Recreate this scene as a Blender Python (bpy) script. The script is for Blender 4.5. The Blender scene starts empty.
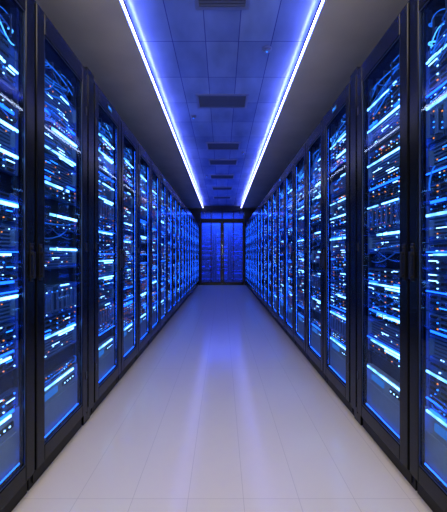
import bpy, bmesh, math, random
from mathutils import Vector, Matrix
scene = bpy.context.scene
COL = scene.collection
scene.view_settings.view_transform = 'Standard'
scene.view_settings.look = 'None'

# ------------------------------------------------------------ constants
CAM_Z = 1.14
FRONT = 0.90          # half width of the aisle
PITCH = 0.615
Y0 = 0.98
NR = 19
GAP = 0.12            # filler column after the second visible rack
ENDY = 12.83
CEIL = 3.0
STRIP_X = 0.735

# ------------------------------------------------------------ materials
def new_mat(name):
    m = bpy.data.materials.new(name); m.use_nodes = True
    nt = m.node_tree; nt.nodes.clear()
    out = nt.nodes.new('ShaderNodeOutputMaterial')
    return m, nt, out

def pbr(name, col, rough=0.5, metal=0.0, noise=0.0, nscale=20, spec=0.5, bump=0.0):
    m, nt, out = new_mat(name)
    b = nt.nodes.new('ShaderNodeBsdfPrincipled')
    b.inputs['Base Color'].default_value = (*col, 1)
    b.inputs['Roughness'].default_value = rough
    b.inputs['Metallic'].default_value = metal
    b.inputs['Specular IOR Level'].default_value = spec
    if noise > 0:
        tc = nt.nodes.new('ShaderNodeTexCoord')
        n = nt.nodes.new('ShaderNodeTexNoise'); n.inputs['Scale'].default_value = nscale
        n.inputs['Detail'].default_value = 4
        nt.links.new(tc.outputs['Object'], n.inputs['Vector'])
        r = nt.nodes.new('ShaderNodeMapRange')
        r.inputs['To Min'].default_value = 1 - noise; r.inputs['To Max'].default_value = 1 + noise
        nt.links.new(n.outputs['Fac'], r.inputs['Value'])
        mx = nt.nodes.new('ShaderNodeVectorMath'); mx.operation = 'SCALE'
        mx.inputs[0].default_value = col
        nt.links.new(r.outputs['Result'], mx.inputs['Scale'])
        nt.links.new(mx.outputs[0], b.inputs['Base Color'])
    nt.links.new(b.outputs[0], out.inputs[0])
    return m

def emit(name, col, s):
    m, nt, out = new_mat(name)
    e = nt.nodes.new('ShaderNodeEmission')
    e.inputs['Color'].default_value = (*col, 1); e.inputs['Strength'].default_value = s
    nt.links.new(e.outputs[0], out.inputs[0])
    return m

def emit_uneven(name, col, s, scale, lo=.12):
    """diffused strip whose brightness varies along its length"""
    m = emit(name, col, s); nt = m.node_tree
    e = [n for n in nt.nodes if n.type == 'EMISSION'][0]
    tc = nt.nodes.new('ShaderNodeTexCoord')
    n = nt.nodes.new('ShaderNodeTexNoise'); n.inputs['Scale'].default_value = scale; n.inputs['Detail'].default_value = 1
    nt.links.new(tc.outputs['Object'], n.inputs['Vector'])
    r = nt.nodes.new('ShaderNodeMapRange'); r.inputs['From Min'].default_value = .40; r.inputs['From Max'].default_value = .60
    r.inputs['To Min'].default_value = lo*s; r.inputs['To Max'].default_value = s
    nt.links.new(n.outputs['Fac'], r.inputs['Value']); nt.links.new(r.outputs['Result'], e.inputs['Strength'])
    return m

def glass(name, tint, fac, rough=.04, frost=None, ff=0.0):
    m, nt, out = new_mat(name)
    t = nt.nodes.new('ShaderNodeBsdfTransparent'); t.inputs[0].default_value = (*tint, 1)
    g = nt.nodes.new('ShaderNodeBsdfGlossy'); g.inputs['Roughness'].default_value = rough
    g.inputs['Color'].default_value = (0.7, 0.82, 1, 1)
    mx = nt.nodes.new('ShaderNodeMixShader'); mx.inputs[0].default_value = fac
    src = t.outputs[0]
    if frost:
        tr = nt.nodes.new('ShaderNodeBsdfTranslucent'); tr.inputs[0].default_value = (*frost, 1)
        m2 = nt.nodes.new('ShaderNodeMixShader'); m2.inputs[0].default_value = ff
        nt.links.new(src, m2.inputs[1]); nt.links.new(tr.outputs[0], m2.inputs[2]); src = m2.outputs[0]
    nt.links.new(src, mx.inputs[1]); nt.links.new(g.outputs[0], mx.inputs[2])
    nt.links.new(mx.outputs[0], out.inputs[0])
    return m

M_FRAME = pbr('black_powder_coat', (0.003, 0.0035, 0.005), 0.22, 0.0, 0.25, 60, 0.2)
M_PANEL = pbr('black_side_panel', (0.004, 0.005, 0.007), 0.45, 0.0, 0.2, 30, .2)
M_HANDLE = pbr('satin_black_handle', (0.012, 0.012, 0.015), 0.3, 0.3)
M_RAIL = pbr('zinc_rail', (0.05, 0.07, 0.13), 0.4, 0.8)
M_DARK = pbr('server_dark_metal', (0.028, 0.068, 0.18), 0.35, 0.2, 0.3, 40)  # base colour pushed to blue to boost the rack glow
M_MID = pbr('server_glow_tinted_metal', (0.11, 0.21, 0.43), 0.3, 0.5, 0.2, 50)  # blue LED glow on the server fronts put into the base colour
M_HOLE = pbr('port_black', (0.004, 0.005, 0.008), 0.7)
M_UPS = pbr('ups_grey', (0.25, 0.28, 0.34), 0.4, 0.1, 0.15, 30)
M_LB = emit('led_blue', (0.015, 0.18, 1.0), 5)
M_LO = emit('led_amber', (1.0, 0.25, 0.05), 2.2)
M_LW = emit('led_ice', (0.3, 0.6, 1.0), 6)
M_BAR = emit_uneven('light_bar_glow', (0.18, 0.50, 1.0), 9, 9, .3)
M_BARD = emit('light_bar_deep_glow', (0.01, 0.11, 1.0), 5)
M_CAB = pbr('cable_blue', (0.03, 0.2, 0.75), 0.4)
M_FIB = emit('fibre_blue_glow', (0.02, 0.2, 1.0), 1.0)  # cables emit by themselves, standing in for blue light on them
M_FIBB = emit('fibre_bright_glow', (0.08, 0.4, 1.0), 3)  # brighter strands, light streaks painted as self-glowing cable
M_CABK = pbr('cable_black', (0.01, 0.012, 0.018), 0.5)
M_GLASS = glass('door_glass', (0.82, 0.91, 1.0), 0.07)
M_ENDGLASS = glass('end_door_glass', (0.38, 0.52, 0.95), 0.03, .4, (.15, .28, .75), .25)
M_TRGLASS = glass('transom_glass', (0.3, 0.4, 0.8), 0.03, .4, (.15, .28, .75), .1)
M_STRIP = emit('ceiling_strip_white', (0.80, 0.83, 1.0), 11)
M_COVE = emit('hidden_cove_glow', (0.035, 0.075, 1.0), 60)  # emission of the unseen tube added to light the tray
M_SLED = emit_uneven('rack_side_led', (0.01, 0.11, 1.0), 16, 5)
M_SLEDB = emit('rack_bottom_led', (0.01, 0.12, 1.0), 5)
M_DISP = emit('status_display', (0.05, 0.3, 1.0), 0.6)
M_VENT = pbr('vent_metal', (0.09, 0.11, 0.22), 0.5, 0.3)
M_VENTF = pbr('vent_frame_metal', (0.20, 0.24, 0.46), 0.45, 0.3)
M_VENTB = pbr('vent_back', (0.03, 0.035, 0.09), 0.6)
M_CEILS = pbr('ceiling_grey_paint', (0.76, 0.69, 0.59), 0.75, 0.0, 0.18, 2.6, .2)
M_FASC = pbr('tray_fascia', (0.01, 0.012, 0.04), 0.6, 0, 0, 1, .1)
M_WALL = pbr('wall_dark_paint', (0.02, 0.025, 0.05), 0.7, 0.0, 0.1, 4, .2)

def tile_mat(name, c1, c2, mortar, bw, rh, ms, offs, shift, rough, spec=0.5, metal=0.0, cloud=0.0, cs=(1, 1, 1)):
    m, nt, out = new_mat(name)
    b = nt.nodes.new('ShaderNodeBsdfPrincipled')
    tc = nt.nodes.new('ShaderNodeTexCoord')
    mp = nt.nodes.new('ShaderNodeMapping'); mp.inputs['Location'].default_value = shift
    br = nt.nodes.new('ShaderNodeTexBrick')
    br.offset = offs; br.inputs['Scale'].default_value = 1
    br.inputs['Brick Width'].default_value = bw; br.inputs['Row Height'].default_value = rh
    br.inputs['Mortar Size'].default_value = ms; br.inputs['Mortar Smooth'].default_value = 0.2
    br.inputs['Bias'].default_value = 0
    br.inputs['Color1'].default_value = (*c1, 1); br.inputs['Color2'].default_value = (*c2, 1)
    br.inputs['Mortar'].default_value = (*mortar, 1)
    nt.links.new(tc.outputs['Object'], mp.inputs[0]); nt.links.new(mp.outputs[0], br.inputs['Vector'])
    src = br.outputs['Color']
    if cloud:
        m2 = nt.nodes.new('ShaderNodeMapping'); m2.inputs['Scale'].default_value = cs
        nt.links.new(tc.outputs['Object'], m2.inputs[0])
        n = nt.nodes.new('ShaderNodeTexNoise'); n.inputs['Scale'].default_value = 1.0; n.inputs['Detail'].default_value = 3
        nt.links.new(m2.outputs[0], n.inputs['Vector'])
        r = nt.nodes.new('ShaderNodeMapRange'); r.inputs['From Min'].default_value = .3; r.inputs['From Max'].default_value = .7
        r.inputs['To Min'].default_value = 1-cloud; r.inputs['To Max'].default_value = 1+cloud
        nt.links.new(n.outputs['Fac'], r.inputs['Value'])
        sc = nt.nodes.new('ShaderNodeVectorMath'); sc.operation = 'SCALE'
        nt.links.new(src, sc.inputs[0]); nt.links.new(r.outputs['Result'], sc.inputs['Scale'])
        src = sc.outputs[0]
    nt.links.new(src, b.inputs['Base Color'])
    b.inputs['Roughness'].default_value = rough
    b.inputs['Specular IOR Level'].default_value = spec; b.inputs['Metallic'].default_value = metal
    nt.links.new(b.outputs[0], out.inputs[0])
    return m
M_FLOOR = tile_mat('floor_tiles', (0.64, 0.59, 0.51), (0.63, 0.58, 0.502), (0.47, 0.43, 0.38), 0.26, 1.8, 0.0014, 0.0, (0.16, 0.25, 0), 0.185, .55)
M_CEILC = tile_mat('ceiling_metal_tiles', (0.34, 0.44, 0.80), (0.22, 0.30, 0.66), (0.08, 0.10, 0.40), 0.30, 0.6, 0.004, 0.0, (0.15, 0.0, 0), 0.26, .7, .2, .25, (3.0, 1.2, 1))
M_ENDWALL = tile_mat('back_wall_panels', (0.13, 0.18, 0.32), (0.09, 0.13, 0.26), (0.03, 0.04, 0.1), 0.42, 0.26, 0.012, 0.0, (0, 0, 0), 0.5)
for n_ in M_ENDWALL.node_tree.nodes:
    if n_.type == 'MAPPING': n_.inputs['Rotation'].default_value = (math.pi/2, 0, 0)

# ------------------------------------------------------------ mesh helpers
def box(bm, x0, x1, y0, y1, z0, z1, mi=0):
    vs = [bm.verts.new(p) for p in ((x0,y0,z0),(x1,y0,z0),(x1,y1,z0),(x0,y1,z0),(x0,y0,z1),(x1,y0,z1),(x1,y1,z1),(x0,y1,z1))]
    for q in ((0,3,2,1),(4,5,6,7),(0,1,5,4),(1,2,6,5),(2,3,7,6),(3,0,4,7)):
        f = bm.faces.new([vs[i] for i in q]); f.material_index = mi
    return vs

def tube(bm, pts, r, mi=0, seg=6):
    pts = [Vector(p) for p in pts]
    rings = []
    for i, p in enumerate(pts):
        t = (pts[min(i+1, len(pts)-1)] - pts[max(i-1, 0)]).normalized()
        a = t.cross(Vector((0,0,1)))
        if a.length < 1e-3: a = t.cross(Vector((1,0,0)))
        a.normalize(); b = t.cross(a)
        rings.append([bm.verts.new(p + r*(math.cos(k*2*math.pi/seg)*a + math.sin(k*2*math.pi/seg)*b)) for k in range(seg)])
    for i in range(len(rings)-1):
        for k in range(seg):
            f = bm.faces.new((rings[i][k], rings[i][(k+1)%seg], rings[i+1][(k+1)%seg], rings[i+1][k]))
            f.material_index = mi; f.smooth = True
    for rg in (rings[0], rings[-1]):
        try: bm.faces.new(rg).material_index = mi
        except Exception: pass

def bez(p0, p1, p2, p3, n=10):
    o = []
    for i in range(n+1):
        t = i/n; u = 1-t
        o.append(Vector(p0)*u**3 + Vector(p1)*3*u*u*t + Vector(p2)*3*u*t*t + Vector(p3)*t**3)
    return o

def mesh_of(name, bm, mats, bevel=0.0):
    if bevel > 0:
        bmesh.ops.bevel(bm, geom=list(bm.edges), offset=bevel, segments=1, affect='EDGES')
    bmesh.ops.recalc_face_normals(bm, faces=list(bm.faces))
    me = bpy.data.meshes.new(name); bm.to_mesh(me); bm.free()
    for m in mats: me.materials.append(m)
    return me

def obj(name, me, parent=None, loc=(0,0,0)):
    o = bpy.data.objects.new(name, me); COL.objects.link(o)
    o.location = loc
    if parent: o.parent = parent
    return o

# ------------------------------------------------------------ structure
def struct(name, bm, mats, label, cat):
    o = obj(name, mesh_of(name, bm, mats))
    o['kind'] = 'structure'; o['label'] = label; o['category'] = cat
    return o
WX = 2.02; YB = -2.0; YE = 14.8
bm = bmesh.new(); box(bm, -WX-.1, WX+.1, YB-.1, YE+.1, -0.1, 0); struct('floor', bm, [M_FLOOR], 'glossy pale raised-floor tiles with thin seams', 'floor')
for side, s in (('left', -1), ('right', 1)):
    bm = bmesh.new(); a, b = sorted((s*WX, s*(WX+.1))); box(bm, a, b, YB-.1, YE+.1, 0, CEIL+.2)
    struct('wall_'+side, bm, [M_WALL], 'dark painted side wall behind the racks', 'wall')
bm = bmesh.new(); box(bm, -WX, WX, YB-.1, YB, 0, CEIL+.2); struct('wall_front', bm, [M_WALL], 'dark painted end wall', 'wall')
bm = bmesh.new(); box(bm, -WX, WX, YE, YE+.1, 0, CEIL+.2); struct('wall_back', bm, [M_ENDWALL], 'blue-lit panelled wall beyond the glass doors', 'wall')
bm = bmesh.new()
for s in (-1, 1):
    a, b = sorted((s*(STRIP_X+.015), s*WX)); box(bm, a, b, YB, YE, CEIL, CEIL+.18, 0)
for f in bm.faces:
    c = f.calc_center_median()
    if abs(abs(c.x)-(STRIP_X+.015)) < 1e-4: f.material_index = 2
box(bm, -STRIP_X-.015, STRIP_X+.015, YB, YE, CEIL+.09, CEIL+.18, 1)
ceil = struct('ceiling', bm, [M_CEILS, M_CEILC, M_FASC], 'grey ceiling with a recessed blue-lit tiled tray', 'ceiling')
DX = 0.86; DZ = 2.52; TZ = 2.90
bm = bmesh.new()
for s in (-1, 1):
    a, b = sorted((s*DX, s*WX)); box(bm, a, b, ENDY, ENDY+.08, 0, CEIL)
box(bm, -DX, DX, ENDY, ENDY+.08, TZ, CEIL+.088)
struct('wall_partition', bm, [M_WALL], 'dark partition wall holding the glass doors', 'wall')
bm = bmesh.new()
box(bm, -DX+.001, DX-.001, ENDY-.02, ENDY+.07, DZ, DZ+.07)
struct('trim_1', bm, [M_FRAME], 'black horizontal transom beam over the end doors', 'beam')
e = bpy.data.objects.new('window_1', None); COL.objects.link(e); e.location = (0, ENDY+.02, 0)
e['kind'] = 'structure'; e['label'] = 'narrow blue-lit transom window over the doors'; e['category'] = 'window'
bm = bmesh.new(); z0, z1 = DZ+.072, TZ-.002
for x in (-DX+.02, -DX/2, 0, DX/2, DX-.02): box(bm, x-.015, x+.015, 0, .04, z0, z1)
obj('window_frame', mesh_of('window_frame', bm, [M_FRAME]), e)
bm = bmesh.new(); box(bm, -DX+.035, DX-.035, .018, .024, z0, z1)
obj('window_glass', mesh_of('window_glass', bm, [M_TRGLASS]), e)
def make_door(n, x0, x1, hs):
    e = bpy.data.objects.new('door_%d' % n, None); COL.objects.link(e); e.location = (0, ENDY+.02, 0)
    e['kind'] = 'structure'; e['label'] = 'tall blue-tinted glass door in a black frame'; e['category'] = 'door'
    bm = bmesh.new(); w = .06; xm = (x0+x1)/2
    box(bm, x0, x0+w, 0, .045, .005, DZ-.005); box(bm, x1-w, x1, 0, .045, .005, DZ-.005)
    box(bm, x0+w, x1-w, 0, .045, .005, .12); box(bm, x0+w, x1-w, 0, .045, DZ-.08, DZ-.005)
    box(bm, xm-.015, xm+.015, .0, .045, .12, DZ-.08)
    obj('door_frame', mesh_of('end_door_frame', bm, [M_FRAME], .003), e)
    bm = bmesh.new(); box(bm, x0+w, xm-.015, .018, .026, .12, DZ-.08); box(bm, xm+.015, x1-w, .018, .026, .12, DZ-.08)
    obj('door_glass', mesh_of('end_door_glass', bm, [M_ENDGLASS]), e)
    bm = bmesh.new(); hx = hs
    tube(bm, [(hx, -.035, .95), (hx, -.035, 1.2)], .009); tube(bm, [(hx, -.035, .98), (hx, .002, .98)], .006); tube(bm, [(hx, -.035, 1.17), (hx, .002, 1.17)], .006)
    obj('door_handle', mesh_of('end_door_handle', bm, [M_FRAME]), e)
make_door(1, -DX+.005, -.003, -.03)
make_door(2, .003, DX-.005, .03)

# ------------------------------------------------------------ server meshes
U = 0.0445; SW = 0.25
SM = [M_DARK, M_MID, M_LB, M_LO, M_LW, M_HOLE]
def base(bm, h, depth=0.5, mi=0):
    box(bm, -SW+.012, SW-.012, 0.012, depth, .001, h-.001, 0)
    box(bm, -SW, SW, 0.0, .012, .001, h-.001, mi)
    for s in (-1, 1):
        a, b = sorted((s*SW, s*(SW-.014)))
        box(bm, a, b, -.004, 0, .003, h-.003, 1)
def m_drive(seed):
    r = random.Random(seed); bm = bmesh.new(); h = 2*U; base(bm, h)
    n = 6; w = (2*SW-.05)/n
    for row in range(3):
        for i in range(n):
            x = -SW+.025+i*w; z = .006+row*.0265
            box(bm, x+.002, x+w-.003, -.008, 0, z, z+.023, r.choice([0, 0, 1]))
            box(bm, x+.012, x+w-.018, -.011, -.008, z+.004, z+.016, 5)
            q = r.random()
            box(bm, x+w-.014, x+w-.007, -.0115, -.008, z+.012, z+.017, 2 if q < .3 else 3 if q < .56 else 4 if q < .66 else 5)
            if r.random() < .14: box(bm, x+.004, x+w*r.uniform(.6, .9), -.0125, -.011, z+.018, z+.0225, r.choice([2, 2, 4]))
    return mesh_of('drive_server', bm, SM)
def m_switch(seed):
    r = random.Random(seed); bm = bmesh.new(); h = U; base(bm, h)
    n = 15; w = (2*SW-.06)/n
    for row in range(2):
        for i in range(n):
            x = -SW+.03+i*w; z = .006+row*.018
            box(bm, x+.003, x+w-.003, -.005, 0, z, z+.012, 5)
            q = r.random()
            if q < .7: box(bm, x+.006, x+.012, -.007, -.0045, z+.012, z+.016, 2 if q < .3 else 3 if q < .5 else 4)
    return mesh_of('switch', bm, SM)
def m_blade(seed):
    r = random.Random(seed); bm = bmesh.new(); h = 4*U; base(bm, h)
    n = 8; w = (2*SW-.04)/n
    for i in range(n):
        x = -SW+.02+i*w
        box(bm, x+.002, x+w-.002, -.01, 0, .008, h-.008, r.choice([0, 0, 1]))
        box(bm, x+.012, x+w-.02, -.022, -.01, .03, .038, 1); box(bm, x+.012, x+w-.02, -.022, -.01, h-.045, h-.037, 1)
        box(bm, x+.014, x+w-.022, -.024, -.021, .03, h-.037, 1)
        for k in range(6):
            q = r.random(); z = .02+k*.024
            box(bm, x+w-.015, x+w-.009, -.013, -.01, z, z+.005, 2 if q < .25 else 3 if q < .6 else 4 if q < .75 else 5)
    return mesh_of('blade_chassis', bm, SM)
def m_glow(seed):
    r = random.Random(seed); bm = bmesh.new(); h = U; base(bm, h, mi=0)
    for i in range(24):
        x = -SW+.03+i*.0172
        box(bm, x, x+.011, -.004, 0, .026, .036, 5)
    for i in range(8):
        x = -.19+r.random()*.37; box(bm, x, x+r.choice([.007, .007, .03]), -.006, -.001, .006, .011, r.choice([2, 3, 4]))
    return mesh_of('slim_server', bm, SM)
def m_grill(seed):
    r = random.Random(seed); bm = bmesh.new(); h = 3*U; base(bm, h)
    for k in range(7):
        z = .012+k*.0165
        box(bm, -SW+.03, SW-.03, -.006, 0, z, z+.007, 1)
        if r.random() < .3:
            x = r.uniform(-.18, .05); box(bm, x, x+r.uniform(.05, .13), -.0075, -.006, z+.001, z+.005, r.choice([2, 4, 2]))
    for k in range(9):
        x = r.uniform(-.18, .18); z = .012+r.randrange(7)*.0165; box(bm, x, x+.006, -.0075, -.005, z+.009, z+.014, r.choice([3, 3, 4]))
    for s in (-1, 1): box(bm, s*.2-.006, s*.2+.006, -.024, -.0, .03, h-.03, 1)
    return mesh_of('storage_server', bm, SM)
def m_blank(u):
    bm = bmesh.new(); h = u*U
    box(bm, -SW, SW, 0.02, .03, .001, h-.001, 0)
    for s in (-1, 1):
        box(bm, s*(SW-.008)-.004, s*(SW-.008)+.004, .016, .02, h/2-.004, h/2+.004, 1)
    for k in range(3*u): box(bm, -.2, .2, .0185, .02, .008+k*.0145, .011+k*.0145, 2)
    return mesh_of('blanking_panel', bm, [M_PANEL, M_RAIL, M_HOLE])
def m_ups():
    bm = bmesh.new(); h = 6*U
    box(bm, -SW+.01, SW-.01, .012, .6, .001, h-.001, 0); box(bm, -SW, SW, -.01, .012, .001, h-.001, 0)
    box(bm, -SW+.02, SW-.02, -.014, -.01, .02, .16, 0)
    box(bm, -.17, -.02, -.018, -.009, h-.075, h-.04, 2)
    box(bm, .05, .2, -.016, -.009, h-.07, h-.045, 1)
    for k in range(4): box(bm, .06+k*.035, .07+k*.035, -.018, -.015, h-.06, h-.054, 3)
    return mesh_of('battery_unit', bm, [M_UPS, M_HOLE, M_DISP, M_LW])
def m_shelf():
    bm = bmesh.new(); h = 3*U
    box(bm, -SW, SW, .06, .07, .001, h, 0); box(bm, -SW, SW, 0, .06, .0, .006, 1)
    for i in range(5):
        x = -.17+i*.085
        box(bm, x-.004, x+.004, -.02, .06, .02, .026, 1); box(bm, x-.004, x+.004, -.02, .06, h-.02, h-.014, 1)
        box(bm, x-.004, x+.004, -.024, -.018, .02, h-.014, 1)
    return mesh_of('cable_manager', bm, [M_DARK, M_RAIL])
def m_cables(seed, n, h, mats, down):
    r = random.Random(seed); bm = bmesh.new()
    for i in range(n):
        x = -.2+.4*r.random(); x2 = r.choice([-1, 1])*(.205+.02*r.random()); z = h*r.random()
        dz = -r.random()*down+r.random()*.04
        y = -.010-.018*r.random()
        tube(bm, bez((x, 0, z), (x, y*1.35, z), (x*.5+x2*.5, y*1.3, z+dz*1.5), (x2, .0, z+dz)), r.choice([.0022, .003, .0038]), r.randrange(len(mats)), 5)
    return mesh_of('cable_bundle', bm, mats)
def m_bar(segs, m, th=.011):
    bm = bmesh.new()
    zs = [d for _, _, d in segs]
    box(bm, min(a for a, _, _ in segs)-.002, max(b for _, b, _ in segs)+.002, -.0125, -.004, min(zs)-th/2+.001, max(zs)+th/2-.001, 1)
    for a, b, dz in segs: box(bm, a, b, -.018, -.012, -th/2+dz, th/2+dz)
    return mesh_of('light_bar', bm, [m, M_DARK])

DRV = [m_drive(i) for i in range(5)]; SWI = [m_switch(i) for i in range(4)]; BLD = [m_blade(i) for i in range(3)]
GLO = [m_glow(i) for i in range(4)]; GRL = [m_grill(i) for i in range(3)]; UPS = m_ups(); SHF = m_shelf(); BLK = m_blank(2)
CBS = [m_cables(i, 6, U, [M_CAB, M_CAB, M_CABK, M_FIB], .05) for i in range(4)]
CBL = [m_cables(40+i, 6, 2*U, [M_FIB, M_CAB, M_CAB, M_CABK], .14) for i in range(4)]
CBB = [m_cables(20+i, 14, 3*U, [M_FIB, M_CAB, M_FIB, M_FIBB], .12) for i in range(3)]
BARS = [m_bar([(-.23, .18, 0)], M_BAR, .010), m_bar([(-.08, .23, 0)], M_BAR, .015), m_bar([(-.23, .04, 0), (.09, .12, 0)], M_BAR, .012),
        m_bar([(-.02, .23, 0), (-.1, -.04, 0)], M_BAR, .013), m_bar([(-.23, -.09, 0), (-.04, .14, 0), (.17, .23, 0)], M_BAR, .008),
        m_bar([(-.23, .23, 0)], M_BARD, .006), m_bar([(-.2, .2, 0)], M_BARD, .009), m_bar([(-.18, .21, 0), (.0, .18, -.016)], M_BAR, .009),
        m_bar([(.02, .12, 0)], M_BAR, .007), m_bar([(-.2, -.1, 0), (.1, .2, 0)], M_BARD, .012)]

# ------------------------------------------------------------ rack meshes
HW = PITCH/2 - .002; RT = 2.41; BF = .027; DEP = 1.02; PW = .03
def rack_body():
    bm = bmesh.new()
    for s in (-1, 1):
        a, b = sorted((s*HW, s*(HW-PW)))
        box(bm, a, b, BF, BF+.045, .085, RT-.03); box(bm, a, b, DEP-.05, DEP, .085, RT-.03)
    box(bm, -HW, HW, BF, DEP, RT-.03, RT)
    box(bm, -HW+PW, HW-PW, BF, BF+.03, RT-.11, RT-.03)
    box(bm, -HW+PW, HW-PW, BF, BF+.03, .085, .165)
    box(bm, -HW+PW, HW-PW, BF+.03, DEP-.05, .085, .10)
    box(bm, -HW+PW, HW-PW, DEP-.03, DEP-.02, .1, RT-.03)
    return mesh_of('cabinet_body', bm, [M_FRAME], .002)
def side_panel():
    bm = bmesh.new()
    box(bm, -.006, .006, BF+.045, DEP-.05, .085, RT-.03)
    for z in (.8, 1.6): box(bm, -.009, .009, BF+.07, DEP-.08, z, z+.01)
    return mesh_of('side_panel', bm, [M_PANEL])
def plinth():
    bm = bmesh.new(); box(bm, -HW+.004, HW-.004, BF+.012, DEP-.02, .0, .085)
    box(bm, -HW+.03, HW-.03, BF+.006, BF+.012, .02, .065)
    return mesh_of('plinth', bm, [M_PANEL], .001)
SW_D = .078; DZ0, DZ1 = .098, RT-.035; GZ0, GZ1 = .18, 2.262
def door_frame():
    bm = bmesh.new()
    for s in (-1, 1):
        a, b = sorted((s*(HW-.006), s*(HW-SW_D))); box(bm, a, b, 0, .022, DZ0, DZ1)
    box(bm, -HW+SW_D, HW-SW_D, 0, .022, DZ0, GZ0); box(bm, -HW+SW_D, HW-SW_D, 0, .022, GZ1, DZ1)
    return mesh_of('door_frame', bm, [M_FRAME], .004)
def door_glass():
    bm = bmesh.new(); box(bm, -HW+SW_D, HW-SW_D, .008, .013, GZ0, GZ1); return mesh_of('door_glass', bm, [M_GLASS])
def gasket():
    bm = bmesh.new(); x = HW-SW_D; t = .004
    for s in (-1, 1):
        a, b = sorted((s*x, s*(x-t))); box(bm, a, b, .003, .0078, GZ0, GZ1)
    box(bm, -x+t, x-t, .003, .0078, GZ0, GZ0+t); box(bm, -x+t, x-t, .003, .0078, GZ1-t, GZ1)
    return mesh_of('glass_trim', bm, [M_RAIL])
def handle():
    bm = bmesh.new()
    box(bm, -.013, .013, -.004, 0, -.09, .09); box(bm, -.008, .008, -.017, -.011, -.075, .05)
    box(bm, -.008, .008, -.012, -.0035, .035, .05); box(bm, -.008, .008, -.012, -.0035, -.075, -.062)
    tube(bm, [(0, -.009, .07), (0, -.003, .07)], .007, 0, 10)
    return mesh_of('door_handle', bm, [M_HANDLE], .001)
def hinge():
    bm = bmesh.new(); tube(bm, [(0, .003, -.03), (0, .003, .03)], .005, 0, 8); box(bm, -.010, .010, -.002, 0.001, -.024, .024)
    return mesh_of('hinge', bm, [M_HANDLE])
def rail():
    bm = bmesh.new(); box(bm, -.008, .008, 0, .004, .165, RT-.11); box(bm, -.008, -.005, .004, .03, .165, RT-.11)
    for k in range(40): box(bm, -.003, .003, -.001, 0, .19+k*.0535, .198+k*.0535, 1)
    return mesh_of('mounting_rail', bm, [M_RAIL, M_HOLE])
def sled():
    bm = bmesh.new(); box(bm, -.003, .003, 0, .003, .2, 2.25); return mesh_of('led_strip', bm, [M_SLED])
def sled_dots():
    r = random.Random(5)
    bm = bmesh.new(); box(bm, -.003, .003, .002, .004, .2, 2.25, 0)
    for k in range(34):
        if r.random() < .75:
            z = .22+k*.06; box(bm, -.005, .005, -.001, .002, z, z+.012, 1)
    return mesh_of('led_dot_strip', bm, [M_SLEDB, M_LW])
def sledb():
    bm = bmesh.new(); box(bm, -.226, .226, 0, .004, .186, .191); return mesh_of('bottom_led_strip', bm, [M_SLEDB])
def disp():
    bm = bmesh.new(); box(bm, -.045, .045, -.004, 0, -.016, .016, 0); box(bm, -.04, .04, -.005, -.004, -.012, .012, 1)
    box(bm, -.034, .01, -.006, -.005, .002, .005, 2)
    return mesh_of('status_display', bm, [M_HANDLE, M_DISP, M_LB])
B = dict(body=rack_body(), side=side_panel(), plinth=plinth(), df=door_frame(), dg=door_glass(), gk=gasket(), h=handle(), hg=hinge(), rail=rail(), sled=sled(), dots=sled_dots(), sledb=sledb(), disp=disp())

def layout(seed):
    r = random.Random(seed); tot = 46-6-3; seq = []
    while tot > 0:
        c = r.choice(['d', 'd', 'd', 's', 's', 'b', 'g', 'l', 'l', 'x'])
        u = dict(d=2, s=1, b=4, g=1, l=3, x=2)[c]
        if u > tot: c, u = 'g', 1
        if seq and seq[-1] == c and c in 'blgx' and tot > 2: continue
        seq.append(c); tot -= u
    return seq
RL = 'tall black server rack with a glass door, blue-lit equipment inside'
def build_rack(seed):
    r = random.Random(seed*31+5)
    e = bpy.data.objects.new('server_rack', None); COL.objects.link(e); e.empty_display_size = .2
    e['label'] = RL; e['category'] = 'server rack'
    obj('cabinet_body', B['body'], e)
    for s in (-1, 1): obj('side_panel', B['side'], e, (s*(HW-.01), 0, 0))
    obj('plinth', B['plinth'], e)
    d = obj('door', B['df'], e); obj('door_glass', B['dg'], d); obj('glass_trim', B['gk'], d)
    obj('door_handle', B['h'], d, (HW-.036, 0, 1.11))
    for z in (.35, 1.2, 2.1): obj('hinge', B['hg'], d, (-HW+.022, 0, z))
    for s in (-1, 1):
        obj('mounting_rail', B['rail'], e, (s*.262, .060, 0))
        obj('led_strip', B['sled'], e, (s*.254, .026, 0))
    obj('led_strip', B['sledb'], e, (0, .028, 0))
    z = .175; y = .055
    u = obj('battery_unit', UPS, e, (0, y, z)); u['label'] = 'grey battery unit with small display'
    obj('light_bar', BARS[0], u, (0, 0, 6*U-.012)); z += 6*U
    acc = 0
    for c in layout(seed):
        hh = dict(d=2, s=1, b=4, g=1, l=3, x=2)[c]*U
        acc += hh
        bar = acc > r.uniform(.08, .19)
        nm, me = {'d': ('server_unit', r.choice(DRV)), 's': ('network_switch', r.choice(SWI)), 'b': ('blade_server', r.choice(BLD)),
              'g': ('server_unit', r.choice(GLO)), 'l': ('storage_server', r.choice(GRL)), 'x': ('blanking_panel', BLK)}[c]
        o = obj(nm, me, e, (0, y, z))
        if c == 'x':
            z += hh; continue
        if c == 's' and r.random() < .6: obj('cable_bundle', r.choice(CBS), o)
        elif c in 'ld' and r.random() < .14: obj('cable_bundle', r.choice(CBL), o)
        if bar:
            acc = 0; obj('light_bar', r.choice(BARS[:5]+BARS[7:9]), o, (0, 0, hh-.008-r.choice([0, 0, .012])))
        elif r.random() < .7: obj('light_bar', r.choice(BARS[5:7]+BARS[9:]), o, (0, 0, .004))
        z += hh
    o = obj('cable_manager', SHF, e, (0, y, z)); obj('cable_bundle', CBB[seed % 3], o, (0, 0, 0))
    return e

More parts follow.
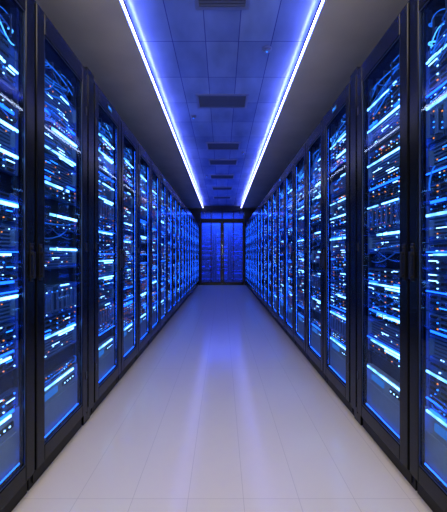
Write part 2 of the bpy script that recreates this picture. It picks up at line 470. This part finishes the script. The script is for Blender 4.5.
def copy_tree(o, parent=None):
    c = o.copy(); COL.objects.link(c)
    if parent: c.parent = parent
    for k in list(o.children): copy_tree(k, c)
    return c
def door_of(e):
    for d in e.children:
        if d.name.startswith('door'): return d
def flip_door(e):
    for k in door_of(e).children:
        if k.name.startswith(('door_handle', 'hinge')): k.location.x *= -1

NP = 8
protos = [build_rack(i+1) for i in range(NP)]
used = set()
def take(i):
    if i not in used:
        used.add(i); return protos[i]
    return copy_tree(protos[i])
flips = []; shows = []; dims = []; dots = []
for i in range(NR):
    for s in (-1, 1):
        k = (i*2+(0 if s < 0 else 3)+i//3) % NP
        e = take(k)
        e.location = (s*FRONT, Y0+(i+.5)*PITCH+(GAP if i >= 2 else 0), 0)
        e.rotation_euler = (0, 0, math.pi/2 if s < 0 else -math.pi/2)
        e['group'] = 'server racks lining the aisle'
        want_far = (i % 2 == 0)
        if (want_far and s > 0) or (not want_far and s < 0): flips.append(e)
        if i in (2, 6): shows.append(e)
        if i >= 3: dims.append((i, e))
        if (s > 0 and i in (3, 4, 6, 7, 9)) or (s < 0 and i in (3, 6)): dots.append(e)
for j, x in enumerate((-PITCH-.01, 0, PITCH+.01)):
    e = copy_tree(protos[j+2]); e.location = (x, 13.6, 0); e.rotation_euler = (0, 0, 0)
    e['group'] = 'server racks beyond the glass doors'; e['label'] = 'black server rack standing behind the glass end doors'
    dims.append((30, e))
for e in flips: flip_door(e)
for e in dots:
    for k in e.children:
        if k.name.startswith('led_strip') and k.data.name.startswith('led_strip'): k.data = B['dots']
for e in shows:
    obj('status_display', B['disp'], door_of(e), (0, 0, 2.315))
    e['label'] = 'black server rack with a small blue display on its door'
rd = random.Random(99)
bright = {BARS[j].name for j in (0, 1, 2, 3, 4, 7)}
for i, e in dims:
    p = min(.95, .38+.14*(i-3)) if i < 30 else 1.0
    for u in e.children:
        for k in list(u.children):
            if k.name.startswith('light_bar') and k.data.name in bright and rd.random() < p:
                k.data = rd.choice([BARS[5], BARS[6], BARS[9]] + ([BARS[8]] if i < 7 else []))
for s in (-1, 1):
    yc = Y0+2*PITCH+GAP/2
    bm = bmesh.new(); h = GAP/2-.002
    box(bm, -h, h, .004, DEP, .085, RT); box(bm, -h+.004, h-.004, .03, DEP-.01, 0, .085)
    box(bm, -h+.012, h-.012, .0, .004, .12, RT-.05)
    me = mesh_of('filler_column', bm, [M_FRAME], .002)
    o = obj('filler_column', me, None, (s*FRONT, yc, 0)); o.rotation_euler = (0, 0, math.pi/2 if s < 0 else -math.pi/2)
    o['label'] = 'narrow black filler column standing between two racks'; o['category'] = 'filler panel'; o['group'] = 'filler columns between racks'

# ------------------------------------------------------------ ceiling fittings
for s in (-1, 1):
    bm = bmesh.new(); box(bm, -.005, .005, YB+.05, ENDY-.06, 0, .012)
    o = obj('ceiling_light_strip', mesh_of('ceiling_light_strip', bm, [M_STRIP]), None, (s*STRIP_X, 0, CEIL-.002))
    o['label'] = 'long white-blue LED light strip along the ceiling tray'; o['category'] = 'light strip'; o['group'] = 'ceiling light strips'
    bm = bmesh.new(); box(bm, -.0035, .0035, YB+.05, ENDY-.06, 0, .007)
    obj('hidden_glow_tube', mesh_of('hidden_glow_tube', bm, [M_COVE]), o, (s*.010, 0, .012))  # hidden emitter behind the strip, added to wash the tray in blue
def vent_mesh(w, l, slats):
    bm = bmesh.new(); f = .03
    box(bm, -w/2, w/2, -l/2, -l/2+f, -.012, 0, 1); box(bm, -w/2, w/2, l/2-f, l/2, -.012, 0, 1)
    box(bm, -w/2, -w/2+f, -l/2+f, l/2-f, -.012, 0, 1); box(bm, w/2-f, w/2, -l/2+f, l/2-f, -.012, 0, 1)
    box(bm, -w/2+f, w/2-f, -l/2+f, l/2-f, -.003, 0, 2)
    for k in range(slats):
        y = -l/2+f+(l-2*f)*(k+.5)/slats
        vs = box(bm, -w/2+f, w/2-f, y-.008, y-.004, -.011, -.003, 0)
        for v in vs[:4]: v.co.y += .012
    return mesh_of('ceiling_vent', bm, [M_VENT, M_VENTF, M_VENTB])
VM = vent_mesh(.60, .38, 9); VM1 = vent_mesh(.42, .5, 14); VM2 = vent_mesh(.64, .36, 8)
for y, x, vm in ((2.35, .0, VM1), (4.15, .0, VM2), (5.85, .02, VM), (6.85, .02, VM), (8.1, .0, VM), (9.5, .0, VM), (11.0, .0, VM)):
    o = obj('ceiling_vent', vm, None, (x, y, CEIL+.09))
    o['label'] = 'dark rectangular slatted ceiling vent'; o['category'] = 'vent'; o['group'] = 'vents in the ceiling tray'
bm = bmesh.new()
tube(bm, [(0, 0, 0), (0, 0, -.012)], .045, 0, 20); tube(bm, [(0, 0, -.012), (0, 0, -.03)], .03, 0, 20); tube(bm, [(0, 0, -.03), (0, 0, -.034)], .006, 1, 8)
DM = mesh_of('smoke_detector', bm, [M_VENTF, M_LB])
for x, y in ((.42, 3.1), (-.40, 4.6), (.40, 6.2), (-.38, 8.0)):
    o = obj('smoke_detector', DM, None, (x, y, CEIL+.09)); o['label'] = 'small round smoke detector on the ceiling tray'
    o['category'] = 'smoke detector'; o['group'] = 'smoke detectors on the ceiling'

# ------------------------------------------------------------ lights
def area(name, loc, sx, sy, e, col, rot=(0, 0, 0)):
    l = bpy.data.lights.new(name, 'AREA'); l.shape = 'RECTANGLE'; l.size = sx; l.size_y = sy; l.energy = e; l.color = col
    o = bpy.data.objects.new(name, l); COL.objects.link(o); o.location = loc; o.rotation_euler = rot; return o
area('warm_overhead_fill', (0, 0.55, 2.95), 1.1, 2.5, 58, (1, .88, .72))  # added warm fill for the near floor, no fitting here
area('warm_fill_behind_camera', (0, -1.8, 1.6), 1.6, 1.2, 42, (1, .92, .80), (math.radians(105), 0, 0))  # unseen fill added behind the camera to lift side ceilings and racks
area('blue_room_fill', (0, ENDY+.45, 2.85), 1.6, .4, 100, (.14, .30, 1))  # added fill that gives the space behind the doors its blue glow
w = bpy.data.worlds.new('World'); scene.world = w; w.use_nodes = True
w.node_tree.nodes['Background'].inputs[0].default_value = (.02, .03, .08, 1); w.node_tree.nodes['Background'].inputs[1].default_value = .5

cam = bpy.data.cameras.new('camera'); co = bpy.data.objects.new('camera', cam); COL.objects.link(co)
co.location = (0, 0, CAM_Z); co.rotation_euler = (math.pi/2, 0, 0)
cam.sensor_fit = 'HORIZONTAL'; cam.sensor_width = 36; cam.lens = 330/447*36; cam.shift_x = .003; cam.clip_start = .02
scene.camera = co
